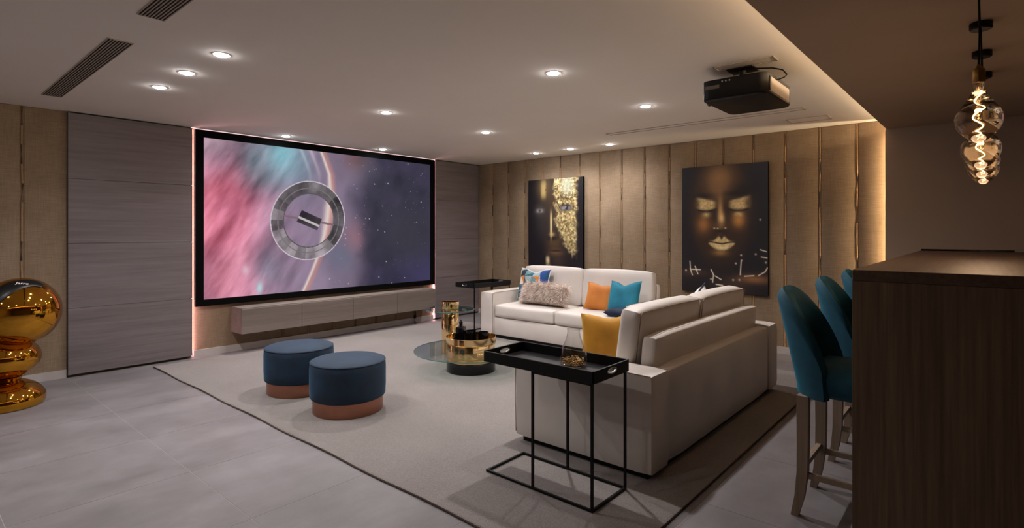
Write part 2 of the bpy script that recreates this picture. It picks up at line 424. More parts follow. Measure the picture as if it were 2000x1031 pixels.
LG = [(-5.0, 1.465, 'leftmost spotlight of the near row of three by the vents'), (-4.4, 1.465, 'middle spotlight of the near row of three by the vents'), (-3.78, 1.465, 'rightmost spotlight of the near row of three by the vents'),
      (-6.4, 3.22, 'spotlight above the left half of the cinema screen'), (-4.4, 3.22, 'spotlight above the blue ottomans, left of the largest looking one'), (-2.385, 3.22, 'large looking spotlight in the ceiling centre, above the near sofa'),
      (-6.4, 4.62, 'spotlight above the right half of the cinema screen'), (-4.4, 4.62, 'spotlight above the glass coffee tables, mid ceiling'), (-2.37, 4.62, 'spotlight left of the ceiling projector'),
      (-5.0, 6.32, 'leftmost spotlight of the far row along the fabric wall'), (-4.39, 6.32, 'middle spotlight of the far row along the fabric wall'), (-3.76, 6.32, 'rightmost spotlight of the far row along the fabric wall')]
LT = [put_light(*a) for a in LG]
LB = [put_light(x, y, l) for x, y, l in [(-5.0, -.35, 'left spotlight of the row behind the camera'), (-4.4, -1.9, 'left spotlight of the rearmost row'), (-2.4, -.35, 'right spotlight of the row behind the camera'), (-2.4, -1.9, 'right spotlight of the rearmost row')]]
for k, t in enumerate(LT + LB): lamp(t, 0.34 if 9 <= k < 12 else 0.76 if k == 7 else 0.31 if k >= 12 else 0.58 if k < 3 else 1.0)

# ------------------------------------------------------------------ ceiling vents and hatches
def vent(label, x0, x1):
    t = thing('ceiling_vent', label, 'air vent', ((x0 + x1) / 2, .957, CEIL), 0, 'linear ceiling vents')
    L = (x1 - x0) / 2; W = .06
    obj('backing', B(-L, L, -W, W, -.0015, -.0003), slot_m, t, sm=False)
    bm = bmesh.new(); box(bm, -L - .006, L + .006, -W - .006, -W, -.006, -.0002); box(bm, -L - .006, L + .006, W, W + .006, -.006, -.0002)
    box(bm, -L - .006, -L, -W, W, -.006, -.0002); box(bm, L, L + .006, -W, W, -.006, -.0002); obj('frame', bm, ventm, t, sm=False)
    s0 = None
    for k in range(7):
        y = -W + (k + .8) * 2 * W / 7.6
        if s0 is None: s0 = obj('slat', B(-L, L, -.0035, .0035, -.006, -.0016), ventm, t, sm=False); s0.location = (0, y, 0)
        else: share(s0, 'slat', (0, y, 0), (0, 0, 0), t)
vent('long slatted air vent nearest the screen wall', -6.0, -3.96)
vent('slatted air vent cut off by the top of the picture', -3.40, -1.36)
def hatch(label, x0, x1, y0, y1):
    t = thing('ceiling_hatch', label, 'ceiling hatch', ((x0 + x1) / 2, (y0 + y1) / 2, CEIL))
    a, b = (x1 - x0) / 2, (y1 - y0) / 2
    obj('panel', B(-a + .008, a - .008, -b + .008, b - .008, -.003, -.0003, bev=.001, seg=1), ceil_m, t, sm=False)
    bm = bmesh.new(); box(bm, -a, a, -b, -b + .006, -.007, -.0002); box(bm, -a, a, b - .006, b, -.007, -.0002)
    box(bm, -a, -a + .006, -b, b, -.007, -.0002); box(bm, a - .006, a, -b, b, -.007, -.0002); obj('frame', bm, ventm, t, sm=False)
hatch('long flush access panel in the ceiling behind the projector', -3.39, -1.28, 5.61, 5.72)
hatch('small flush access panel in the ceiling near the fabric wall', -1.56, -1.18, 6.13, 6.36)
hatch('flush access panel in the ceiling above the projector', -1.45, -1.055, 3.84, 3.96)

# ------------------------------------------------------------------ cinema screen
def screen_fn(u, v):
    W = 1.83
    s = u * W; n1 = fbm(s * 3 + 2, v * 3 + 5, 1); n2 = fbm(s * 7 + v * 3, v * 6 - s * 2, 11)
    ang = fbm((s * .8 + v * .55) * 7, (v * .7 - s * .9) * 2.2 + 9, 21)
    def c(*x): return np.array(x, float)[None]
    def g(cx, cy, rx, ry): return np.exp(-(((u - cx) / rx) ** 2 + ((v - cy) / ry) ** 2))[:, None]
    col = c(132, 116, 138) + (n1[:, None] - .5) * c(50, 44, 50)
    def over(col, k, a): return col * (1 - a) + k * a
    col = over(col, c(206, 112, 134), np.clip(1.25 * g(.06, .48, .17, .40), 0, 1))
    col = over(col, c(196, 118, 140), np.clip(.9 * g(.08, .92, .16, .25), 0, .85))
    col = over(col, c(150, 128, 140), .8 * g(.04, 0, .10, .16))
    col = over(col, c(88, 98, 108), .9 * g(.17, .1, .05, .14)); col = over(col, c(84, 100, 104), .5 * g(.22, .24, .07, .08))
    col = over(col, c(118, 184, 194), .95 * g(.28, .06, .075, .17)); col = over(col, c(132, 160, 176), .6 * g(.34, .17, .07, .15))
    col = over(col, c(150, 132, 158), .55 * g(.33, .52, .16, .3)); col = over(col, c(104, 92, 112), .6 * g(.31, .9, .10, .16))
    col = over(col, c(70, 82, 98), .6 * g(.22, .82, .05, .14)); col = over(col, c(90, 110, 130), .45 * g(.53, .75, .07, .12))
    col = over(col, c(158, 112, 122), .7 * g(.6, .62, .06, .12)); col = over(col, c(120, 80, 74), .6 * g(.6, .03, .06, .08))
    d = np.clip((u - .52) / .16 + (n1 - .5) * 1.1, 0, 1)[:, None]; d = d * d * (3 - 2 * d)
    dark = c(57, 54, 72) * (1 - v[:, None] * .18) + (n2[:, None] - .5) * c(34, 28, 40)
    dark = over(dark, c(74, 66, 118), .5 * g(.98, .95, .22, .28)); dark = over(dark, c(60, 60, 66), .7 * g(.88, .6, .2, .25))
    col = over(col, dark, d * .95)
    # streaks on the left
    st = np.clip((ang - .42) * 2.6, -1, 1)[:, None] * np.clip(1 - (u[:, None] - .1) / .4, 0, 1)
    st2 = np.clip((fbm((s * .8 + v * .55) * 17, (v * .7 - s * .9) * 4 + 3, 61) - .5) * 3, -1, 1)[:, None] * np.clip(1 - (u[:, None] - .12) / .36, 0, 1)
    col = col + st * c(66, 56, 58) + st2 * c(34, 30, 34)
    # bright arc
    va = np.array([0, .16, .31, .48, .6, .74, 1.0]); ua = np.array([.435, .468, .474, .466, .452, .424, .358])
    uc = np.interp(v, va, ua) + .003 * np.sin(v * 9); wd = .007 + .012 * np.exp(-((v - .45) / .2) ** 2)
    a = np.exp(-((u - uc) / wd) ** 2)[:, None]; col = over(col, c(240, 222, 212), .85 * a)
    a2 = np.exp(-((u - uc - .014) / .010) ** 2)[:, None]; col = over(col, c(216, 140, 120), .5 * a2)
    for du, k in ((-.045, c(222, 196, 206)), (-.085, c(190, 206, 214))):
        a3 = (np.exp(-((u - uc - du) / .008) ** 2) * np.clip(1 - v / .28, 0, 1))[:, None]; col = over(col, k, .6 * a3)
    col = over(col, c(170, 220, 224), .9 * g(.19, .955, .010, .035)); col = over(col, c(230, 220, 226), .5 * g(.14, .83, .012, .03))
    # stars
    r = np.random.default_rng(5)
    for k in range(150):
        su, sv = r.random() ** .7, r.random()
        if su < .4: continue
        b = .25 + .75 * r.random() ** 3; rs = .0012 + .0013 * b
        col = over(col, c(232, 226, 240), b * np.exp(-(((u - su) / rs) ** 2 + ((v - sv) * .56 / rs) ** 2))[:, None])
    # plain wheel-shaped station
    x = (u - .385) * W; y = v - .50; x, y = x * .99 + y * .05, y * 1.02
    rr = np.hypot(x / .98, y); th = np.arctan2(y, x)
    def put(col, k, mask): return col * (1 - mask[:, None]) + k * mask[:, None]
    lit = (.75 + .25 * np.cos(th - 2.4))[:, None]
    ring = ((rr > .195) & (rr < .285)).astype(float)
    seg = np.random.default_rng(9).random(40)[np.floor((th + PI) / (2 * PI) * 21).astype(int) % 21][:, None]
    tone = (c(158, 148, 154) * (.62 + .5 * seg)) * lit
    col = put(col, tone + (n2[:, None] - .5) * 150, ring * .95)
    for r0, k in ((.195, 90), (.235, 120), (.285, 205)):
        col = put(col, c(k, k * .95, k), (np.abs(rr - r0) < .0035).astype(float))
    for q in range(2):
        ta = q * PI + .16; dx, dy = math.cos(ta), math.sin(ta); along = x * dx + y * dy; off = np.abs(-x * dy + y * dx)
        col = put(col, c(128, 104, 112), ((off < .007) & (along > .03) & (along < .195)).astype(float))
    hx, hy = x * .93 + y * .37, -x * .37 + y * .93
    col = put(col, c(62, 56, 62) + (n2[:, None] - .5) * 90, ((np.abs(hx) < .085) & (np.abs(hy) < .045)).astype(float))
    col = put(col, c(196, 186, 190), ((np.abs(hx) < .085) & (np.abs(hy - .01) < .008)).astype(float))
    return col
SY0, SY1, SZ0, SZ1 = 2.297, 5.789, .566, 2.543
IY0, IY1, IZ0, IZ1 = 2.382, 5.700, .640, 2.462
ts = thing('cinema_screen', 'wide black framed projection screen showing a pink and violet nebula', 'screen', (XW, 4.043, .566))
sm_ = attr_mat('projected picture', emit=0.81, rough=0.8, Specular_IOR_Level=0.05)
def rel(o, t): o.location = -Vector(t.location) if False else o.location; return o
def local(bm, t):
    bmesh.ops.translate(bm, verts=bm.verts, vec=-Vector(t.location)); return bm
FX0, FX1 = XW + .012, XW + .055
bm = bmesh.new()
box(bm, FX0, FX1, SY0, SY1, SZ0, IZ0, bev=.004); box(bm, FX0, FX1, SY0, SY1, IZ1, SZ1, bev=.004)
box(bm, FX0, FX1, SY0, IY0, IZ0, IZ1); box(bm, FX0, FX1, IY1, SY1, IZ0, IZ1)
obj('frame', local(bm, ts), frame_m, ts, sm=False)
obj('backing', local(B(FX0 - .004, FX0 + .026, IY0 - .01, IY1 + .01, IZ0 - .01, IZ1 + .01), ts), slot_m, ts, sm=False)
me = print_mesh('picture', (FX0 + .030 - XW, IY0 - 4.043, IZ1 - .566), (0, IY1 - IY0, 0), (0, 0, IZ0 - IZ1), 640, 350, screen_fn)
link_mesh('picture', me, sm_, ts, sm=False)
for yy in (2.9, 5.2): obj('wall_bracket', local(B(XW - .004, FX0 + .002, yy, yy + .1, 1.2, 1.9), ts), black_m, ts, sm=False)

# ------------------------------------------------------------------ floating cabinet
tc = thing('wall_cabinet', 'long greige wood cabinet floating on the wall under the cinema screen', 'cabinet', (XW, 4.15, .23))
CX0, CX1, CY0, CY1, CZ0, CZ1 = XW + .003, -6.40, 2.697, 5.605, .232, .530
obj('body', local(B(CX0, CX1 - .018, CY0, CY1, CZ0, CZ1, bev=.002, seg=1), tc), cab_m, tc, sm=False)
for k in range(4):
    y0 = CY0 + k * (CY1 - CY0) / 4; y1 = y0 + (CY1 - CY0) / 4
    obj('door', local(B(CX1 - .017, CX1, y0 + .002, y1 - .002, CZ0, CZ1 - .012, bev=.0015, seg=1), tc), cab_m, tc, sm=False)
tcb = thing('power_cable', 'black cables hanging from the right end of the wall cabinet to the floor', 'cable', (-6.60, 5.36, 0))
obj('cord', tube([(0, 0, .232), (.004, .01, .15), (.0, .0, .08), (.03, -.03, .012), (.09, -.05, .006)], .006, 6), black_m, tcb)
obj('cord', tube([(-.01, .01, .232), (-.004, .02, .12), (-.03, .02, .05), (-.05, .05, .008), (-.08, .09, .006)], .005, 6), black_m, tcb)
obj('plug', B(-.018, .012, -.012, .018, .08, .13, bev=.004), black_m, tcb)

# ------------------------------------------------------------------ rug
RX0, RX1, RY0, RY1 = -6.50, -1.155, 1.852, 5.95
trg = thing('rug', 'large beige pile rug under the sofas and blue ottomans', 'rug', ((RX0 + RX1) / 2, (RY0 + RY1) / 2, 0))
bm = bmesh.new(); NX, NY = 60, 46
g = [[bm.verts.new((RX0 + (RX1 - RX0) * i / NX, RY0 + (RY1 - RY0) * j / NY + (.006 * math.sin(i * .55) if j in (0, NY) else 0), .0155 + .0012 * random.random() - (.005 if i in (0, NX) or j in (0, NY) else 0))) for j in range(NY + 1)] for i in range(NX + 1)]
for i in range(NX):
    for j in range(NY): bm.faces.new((g[i][j], g[i + 1][j], g[i + 1][j + 1], g[i][j + 1]))
bd = [e for e in bm.edges if e.is_boundary]; r = bmesh.ops.extrude_edge_only(bm, edges=bd)
for v in r['geom']:
    if isinstance(v, bmesh.types.BMVert): v.co.z = 0.001
obj('rug_body', local(bm, trg), rug_m, trg, ang=60)
bm = bmesh.new(); e_ = .004
for a, b in (((RX0, RY0), (RX1, RY0)), ((RX1, RY0), (RX1, RY1)), ((RX0, RY0), (RX0, RY1)), ((RX0, RY1), (RX1, RY1))):
    n = 60; pts = [(a[0] + (b[0] - a[0]) * k / n, a[1] + (b[1] - a[1]) * k / n + (.006 * math.sin(k * .55) if a[1] == b[1] else 0), .006) for k in range(n + 1)]
    tube(pts, .0055, 5, bm)
obj('binding', local(bm, trg), rugedge_m, trg)
n = 7000; V = []; F = []
for k in range(n):
    if k < 4600: x, y, ox, oy = random.uniform(RX0, RX1), RY0 + .006 * math.sin((0) * .55), 0, -1
    else: x, y, ox, oy = RX1, random.uniform(RY0, RY1), 1, 0
    l = random.uniform(.004, .016); a = random.uniform(-.7, .7); h = random.uniform(.011, .0168)
    x += random.uniform(-.012, .012) * abs(ox); y += random.uniform(.0, .014) * abs(oy)
    dx, dy = ox * l + (oy != 0) * a * l, oy * l + (ox != 0) * a * l; i = len(V); wv = .0011
    V += [(x - wv, y - wv * ox, h - .006), (x + wv, y + wv * ox, h - .006), (x + dx, y + dy, h)]
    F.append((i, i + 1, i + 2))
me = bpy.data.meshes.new('pile'); lx, ly = (RX0 + RX1) / 2, (RY0 + RY1) / 2
me.from_pydata([(p[0] - lx, p[1] - ly, p[2]) for p in V], [], F); o = link_mesh('pile', me, rugedge_m, trg); o['kind'] = 'stuff'

# ------------------------------------------------------------------ sofas (front at local y=0, facing -y)
def make_sofa(label, loc, rz):
    t = thing('sofa', label, 'sofa', loc, rz, 'cream leather sofas')
    HL = 1.20; AW = .232; IN = HL - AW
    obj('plinth', B(-HL + .04, HL - .04, .05, .95, .0, .04), black_m, t, sm=False)
    for s in (-1, 1):
        o = obj('arm', softbox(AW, .995, .56, .028), leather_m, t); o.location = (s * (HL - AW / 2), .5, .03)
        bm = bmesh.new(); x = s * (HL - AW / 2); a = AW / 2 - .008
        for q in (-1, 1): tube([(x + q * a, .012, .06), (x + q * a, .004, .3), (x + q * a, .012, .572), (x + q * a, .04, .5865), (x + q * a, .5, .5885), (x + q * a, .985, .583)], .0028, 5, bm)
        obj('piping', bm, seam_m, o).location = (-x, -.5, -.03)
    o = obj('back_panel', softbox(2 * IN + .004, .125, .555, .04), leather_m, t); o.location = (0, .931, .03)
    obj('seat_base', B(-IN - .005, IN + .005, .03, .82, .04, .265, bev=.012), leather_m, t)
    for s in (-1, 1):
        o = obj('seat_cushion', softbox(IN - .006, .70, .178, .04, puff=.012), leather_m, t); o.location = (s * IN / 2, .372, .262)
    o = obj('backrest_block', softbox(2 * IN - .02, .105, .50, .035, puff=.004), leather_m, t)
    o.location = (0, .812, .262); o.rotation_euler = (-.09, 0, 0)
    for s in (-1, 1):
        o = obj('back_cushion', softbox(IN - .012, .145, .485, .036, puff=.014), leather_m, t)
        o.location = (s * IN / 2, .668, .428); o.rotation_euler = (-.135, 0, 0)
        c = IN / 2 - .02; bm = tube([(-c, .0725, .03), (-c, .0745, .25), (-c, .070, .46), (-c + .02, .068, .474), (0, .0715, .4825), (c - .02, .068, .474), (c, .070, .46), (c, .0745, .25), (c, .0725, .03)], .0028, 5)
        obj('piping', bm, seam_m, o)
    return t
sofa1 = make_sofa('cream leather sofa in front of the fabric wall, facing the viewer', (-3.91, 5.25, 0.0175), 0)
sofa2 = make_sofa('cream leather sofa seen from behind, beside the black tray table', (-2.38, 3.97, 0.0175), -PI / 2)

# ------------------------------------------------------------------ pillows
def pillow_bm(wd, ht, th, n=18, dent=0.0, pinch=.07):
    bm = bmesh.new(); S = []
    for sgn in (1, -1):
        g = []
        for i in range(n + 1):
            row = []
            for j in range(n + 1):
                u = -1 + 2 * i / n; v = -1 + 2 * j / n
                x = wd / 2 * u * (1 - pinch * (1 - v * v)); z = ht / 2 * v * (1 - pinch * (1 - u * u))
                if v > 0: z -= dent * math.exp(-(u / .4) ** 2) * v * v
                p = max(0, (1 - u ** 4) * (1 - v ** 4)) ** .6; y = sgn * th / 2 * p
                y += sgn * .004 * math.sin(5 * u + 2 * v) * p
                row.append(bm.verts.new((x, y, z + ht / 2)))
            g.append(row)
        for i in range(n):
            for j in range(n): bm.faces.new((g[i][j], g[i + 1][j], g[i + 1][j + 1], g[i][j + 1]))
        S.append(g)
    bmesh.ops.remove_doubles(bm, verts=bm.verts, dist=1e-5)
    return bm
def outline(wd, ht, dent=0, pinch=.07, n=16):
    P = []
    for k in range(4 * n):
        q, f = divmod(k, n); a = -1 + 2 * f / n
        u, v = [(a, -1), (1, a), (-a, 1), (-1, -a)][q]
        x = wd / 2 * u * (1 - pinch * (1 - v * v)); z = ht / 2 * v * (1 - pinch * (1 - u * u))
        if v > 0: z -= dent * math.exp(-(u / .4) ** 2) * v * v
        P.append((x, 0, z + ht / 2))
    return P + [P[0], P[1]]
def pillow(label, mat, wd, ht, th, loc, rz=0, tilt=-.25, dent=.0, roll=0, pipe=None, flat=False):
    t = thing('cushion', label, 'cushion', loc); t.rotation_euler = (tilt, roll, rz)
    o = obj('cover', pillow_bm(wd, ht, th, dent=dent), mat, t, ang=80)
    if pipe: obj('piping', tube(outline(wd, ht, dent), .007, 6), pipe, t)
    return t, o
SEAT = .017 + .262 + .178
# patterned cushion
pat_m = attr_mat('geometric print fabric', rough=0.8)
PAL = np.array([(214, 214, 210), (22, 42, 62), (0, 84, 120), (96, 132, 140), (198, 122, 44), (32, 86, 96), (24, 66, 140), (150, 168, 172)], float)
tp, op = pillow('colourful cushion with teal, navy and orange patches, behind the fur cushion', None, (.50), .46, .15, (-4.60, 5.70, SEAT), 0, -.26, .045, pipe=whitepl_m)
me = op.data; bmx = bmesh.new(); bmx.from_mesh(me); bmesh.ops.subdivide_edges(bmx, edges=bmx.edges[:], cuts=2, use_grid_fill=True); bmx.to_mesh(me); bmx.free(); smooth(me, 80)
co = np.empty(len(me.vertices) * 3); me.vertices.foreach_get('co', co); co = co.reshape(-1, 3)
uu = np.clip(co[:, 0] / .50 + .5, 0, .999) * 4; vv = np.clip(co[:, 2] / .46, 0, .999) * 4
ci, cj = uu.astype(int), vv.astype(int); fu, fv = uu - ci, vv - cj
k1 = np.array([[5, 2, 0, 1], [1, 4, 7, 3], [0, 4, 3, 7], [2, 0, 6, 6]])[ci, cj]; k2 = np.array([[1, 5, 4, 7], [7, 3, 1, 5], [4, 1, 4, 2], [7, 5, 0, 2]])[ci, cj]
inn = np.hypot(fu - ((ci + cj) % 2), fv - (ci % 2)) < .93
cc = PAL[np.where(inn, k1, k2)] / 255.0; cc = np.where(cc <= .04045, cc / 12.92, ((cc + .055) / 1.055) ** 2.4)
at = me.color_attributes.new('print', 'FLOAT_COLOR', 'POINT'); at.data.foreach_set('color', np.concatenate([cc, np.ones((len(cc), 1))], 1).ravel().astype(np.float32))
me.materials.clear(); me.materials.append(pat_m)
# fur cushion
tf, of = pillow('long shaggy pale fur cushion lying on the far sofa', furbase_m, 0.64, .26, .17, (-4.27, 5.53, SEAT + .012), .04, -.38)
V = []; F = []; me = of.data; vsx = [(v.co.copy(), v.normal.copy()) for v in me.vertices]; fcs = [tuple(p.vertices) for p in me.polygons]
for k in range(11000):
    f = fcs[random.randrange(len(fcs))]; a, b = random.random(), random.random()
    p = (vsx[f[0]][0] * (1 - a) + vsx[f[1]][0] * a) * (1 - b) + (vsx[f[3]][0] * (1 - a) + vsx[f[2]][0] * a) * b; nr = vsx[f[0]][1]
    l = random.uniform(.05, .12); cl = math.sin(p.x * 22) * .5 + math.sin(p.x * 9 + p.z * 14)
    d = (nr * .75 + Vector((cl * .35 + random.uniform(-.4, .4), random.uniform(-.3, .1), random.uniform(-.8, .15)))).normalized()
    sd = d.cross(Vector((random.uniform(-1, 1), random.uniform(-1, 1), random.uniform(-1, 1)))).normalized() * random.uniform(.0016, .0034); i = len(V)
    m1 = p + d * l * .55; e = m1 + (d + Vector((0, 0, -.6))).normalized() * l * .5
    m1.z = max(m1.z, .004); e.z = max(e.z, .004)
    V += [p - sd, p + sd, m1 + sd * .8, m1 - sd * .8, e]; F += [(i, i + 1, i + 2, i + 3), (i + 3, i + 2, i + 4)]
me = bpy.data.meshes.new('fur'); me.from_pydata([tuple(v) for v in V], [], F); o = link_mesh('fur', me, fur_m, tf); o['kind'] = 'stuff'
pillow('amber orange velvet cushion leaning on the far sofa, left of the teal one', orange_m, .38, .34, .14, (-3.49, 5.60, SEAT), .25, -.34, .02, roll=.10)
pillow('bright teal velvet cushion at the right end of the far sofa', pillowteal_m, .42, .40, .15, (-3.13, 5.52, SEAT), -.10, -.32, .05, roll=-.05)
pillow('dark navy cushion lying flat on the far sofa before the teal cushion', navy_m, .34, .24, .10, (-3.06, 5.30, SEAT + .045), .1, -1.57, 0)
pillow('mustard yellow velvet cushion on the near sofa behind the glass vase', mustard_m, .40, .37, .12, (-2.00, 3.36, SEAT - .005), .62, -.12, .02)
pillow('white cushion with navy piping peeking over the near sofa back', tex2('white cushion cloth', (206, 204, 200), (214, 212, 208), 30, rough=.85, bump=.1), .46, .40, .13, (-1.93, 4.66, SEAT + .045), -PI / 2, -.14, .03, roll=.30, pipe=navy_m)

# ------------------------------------------------------------------ ottomans
def make_ottoman(label, loc):
    t = thing('ottoman', label, 'ottoman', loc, 0, 'round blue velvet ottomans')
    R = .285
    obj('base_band', lathe([(0, 0), (R - .022, 0), (R - .020, .004), (R - .020, .105), (R - .03, .112)], 64), copper_m, t)
    obj('seat_drum', lathe([(R - .03, .108), (R - .006, .112), (R, .124), (R + .003, .2), (R + .003, .33), (R, .372), (R - .008, .386), (R - .03, .396), (R - .09, .405), (R - .18, .410), (0, .411)], 64), bluevelvet_m, t)
    pts = [((R - .002) * math.cos(a * 2 * PI / 48), (R - .002) * math.sin(a * 2 * PI / 48), .381) for a in range(50)]
    obj('piping', tube(pts, .004, 6), bluevelvet_m, t)
    return t
ot = make_ottoman('round blue velvet ottoman on copper band, nearer to the viewer', (-3.775, 2.402, .0175))
dup(ot, None, (-4.550, 2.409, .0175), None, 'round blue velvet ottoman on copper band, nearer to the cinema screen')

# ------------------------------------------------------------------ glass tables with gold drums
def glass_disc(r, z, t, name='glass_top'):
    o = obj(name, lathe([(0, z), (r - .003, z), (r, z + .003), (r, z + .008), (r - .003, z + .011), (0, z + .011)], 96), glass_m, t, ang=30)
    obj('glass_edge', lathe([(r + .0005, z + .0015), (r + .002, z + .004), (r + .002, z + .007), (r + .0005, z + .0095)], 96), glassedge_m, o)
    return o
T1 = (-3.91, 3.89)
t1 = thing('coffee_table', 'low round glass coffee table on a gold drum with black foot', 'table', (*T1, .0175))
obj('foot', lathe([(0, 0), (.243, 0), (.245, .004), (.245, .095), (.24, .1), (0, .1)], 64), blackgloss_m, t1)
obj('drum', lathe([(0, .1), (.236, .1), (.238, .104), (.238, .268), (.236, .272), (0, .272)], 72), gold_m, t1)
glass_disc(.567, .196, t1)
tt = thing('gold_tray', 'round polished gold tray with raised rim holding black decanter', 'tray', (*T1, .017 + .2725))
obj('rim', lathe([(.0, 0), (.246, 0), (.25, .003), (.25, .066), (.247, .069), (.243, .066), (.243, .008), (0, .008)], 72), gold_m, tt)
obj('rim_bead', tube([(.2485 * math.cos(a * 2 * PI / 64), .2485 * math.sin(a * 2 * PI / 64), .0042) for a in range(66)], .0035, 6), brass_m, tt)
ZT = .017 + .2725 + .0082
td = thing('decanter', 'small black glass decanter with pointed stopper on the gold tray', 'bottle', (T1[0] - .105, T1[1] - .04, ZT), .4)
obj('body', softbox(.088, .088, .145, .014), blackgloss_m, td)
obj('neck', lathe([(.018, .142), (.016, .156), (.024, .158), (.024, .164), (.014, .166)], 20), blackgloss_m, td)
obj('stopper', lathe([(.012, .164), (.021, .178), (.018, .194), (.006, .214), (0, .218)], 20), blackgloss_m, td)
def cup(label, x, y, r, h):
    t = thing('candle_cup', label, 'candle', (T1[0] + x, T1[1] + y, ZT), 0, 'black candle cups in the gold tray')
    obj('cup_body', lathe([(0, 0), (r * .8, 0), (r, .01), (r, h), (r - .006, h), (r - .008, .02), (0, .02)], 28), blackgloss_m, t)
    obj('wax', lathe([(0, h - .018), (r - .0075, h - .018)], 24), black_m, t)
cup('black candle cup in the gold tray, beside the decanter', -.005, .0, .055, .112)
cup('black candle cup in the gold tray, at its right side', .115, .06, .052, .104)
cup('low black candle cup at the front of the gold tray', -.03, -.155, .048, .06)
T2 = (-4.63, 4.27)
t2 = thing('side_table', 'tall round glass side table on a slim gold column', 'table', (*T2, .0175))
obj('column', lathe([(0, 0), (.094, 0), (.096, .003), (.096, .50), (.094, .503), (0, .503)], 48), gold_m, t2)
glass_disc(.275, .4935, t2)
obj('column_cap', lathe([(.0, .508), (.099, .508), (.1, .511), (.1, .588), (.097, .59), (.093, .588), (.093, .52), (0, .52)], 48), gold_m, t2)

# ------------------------------------------------------------------ black tray tables
def make_tray_table(label, loc, rz, group='black tray side tables'):
    """local: x along the tray (length .72), y across; legs at +x half"""
    t = thing('tray_table', label, 'table', loc, rz, group)
    L, W, s = .355, .163, .012; zt = .635
    def seg(name, p, q):
        bm = bmesh.new(); bar(bm, p, q, s); return obj(name, bm, black_m, t, sm=False)
    for y in (-W, W):
        seg('base_rail', (-L - s / 2, y, s / 2), (L + s / 2, y, s / 2)); seg('leg', (L, y, s), (L, y, zt)); seg('leg', (-.02, y, s), (-.02, y, zt))
        seg('top_rail', (-.02, y, zt - s / 2), (L, y, zt - s / 2))
    seg('base_rail', (-L, -W + s / 2, s / 2), (-L, W - s / 2, s / 2)); seg('base_rail', (L, -W + s / 2, s / 2), (L, W - s / 2, s / 2))
    return t
def make_tray(label, loc, rz):
    t = thing('serving_tray', label, 'tray', loc, rz, 'black rectangular trays')
    L, W, H = .368, .176, .062
    obj('tray_floor', B(-L + .006, L - .006, -W + .006, W - .006, 0, .01), tray_m, t, sm=False)
    for s in (-1, 1):
        obj('side_wall', B(-L, L, s * W - .005, s * W + .005, 0, H, bev=.002, seg=1), black_m, t, sm=False)
        # end wall with an oval handle hole
        bm = bmesh.new(); hw, hh = W - .005, H
        AN = sorted([q * PI / 12 for q in range(24)] + [math.atan2(d, c) % (2 * PI) for c in (-hw, hw) for d in (H - .036, -.036)]); n = len(AN)
        for q in (-1, 1):
            x = s * L + q * .005
            inner = [bm.verts.new((x, .045 * math.cos(a), .036 + .013 * math.sin(a))) for a in AN]
            outer = []
            for a in AN:
                c, d = math.cos(a), math.sin(a); k = min(hw / max(abs(c), 1e-6), (H - .036 if d > 0 else .036) / max(abs(d), 1e-6))
                outer.append(bm.verts.new((x, c * k, .036 + d * k)))
            for a in range(n): bm.faces.new((inner[a], inner[(a + 1) % n], outer[(a + 1) % n], outer[a]))
            if q < 0: I0, O0 = inner, outer
        for a in range(n):
            b = (a + 1) % n; bm.faces.new((I0[a], I0[b], inner[b], inner[a])); bm.faces.new((O0[a], O0[b], outer[b], outer[a]))
        e = obj('end_wall', bm, black_m, t, sm=False)
        bm = bmesh.new(); tube([(s * L, .047 * math.cos(a * 2 * PI / 24), .036 + .015 * math.sin(a * 2 * PI / 24)) for a in range(26)], .0055, 6, bm)
        obj('handle_ring', bm, silver_m, e)
    return t
tray_m = tex2('black lacquer', (8, 8, 8), (15, 14, 15), 60, rough=.3, bump=.1)
silver_m = tex2('silver handle', (180, 176, 172), (190, 186, 182), 20, rough=.35, bump=0, metal=1.0)
make_tray_table('black metal tray table standing in front of the near sofa arm', (-1.822, 2.462, .018), 0)
make_tray('black tray with glass vase, on the table by the near sofa', (-1.822, 2.462, .018 + .6355), 0)
make_tray_table('black metal tray table behind the left arm of the far sofa', (-5.29, 5.51, .018), PI / 2)
make_tray('empty black tray on the table beside the far sofa', (-5.29, 5.51, .018 + .6355), PI / 2)
# vase with gold pebbles
VB = (-1.715, 2.50, .018 + .6355 + .0105)
tv = thing('glass_vase', 'clear cone shaped glass vase on the black tray', 'vase', VB)
obj('vessel', lathe([(0, 0), (.06, 0), (.073, .006), (.077, .03), (.074, .06), (.058, .11), (.04, .155), (.034, .185), (.035, .202)], 40), vaseglass_m, tv, ang=60)
obj('lip', tube([(.035 * math.cos(a * 2 * PI / 32), .035 * math.sin(a * 2 * PI / 32), .202) for a in range(34)], .0018, 6), vaseglass_m, tv)
bm = bmesh.new()
for k in range(130):
    a = random.random() * 2 * PI; rr = .064 * math.sqrt(random.random()); z = .010 + random.random() * .032
    r = bmesh.ops.create_icosphere(bm, subdivisions=1, radius=.007, matrix=Matrix.Translation((rr * math.cos(a), rr * math.sin(a), z)) @ Matrix.Rotation(random.random() * 6, 4, 'X') @ Matrix.Diagonal((1.25, .8, .7, 1)))
tg = obj('gold_pebbles', bm, gold_m, None, sm=False); tg.location = VB; prop(tg, 'shiny gold pebbles in the bottom of the glass vase', 'pebbles', None, 'stuff')

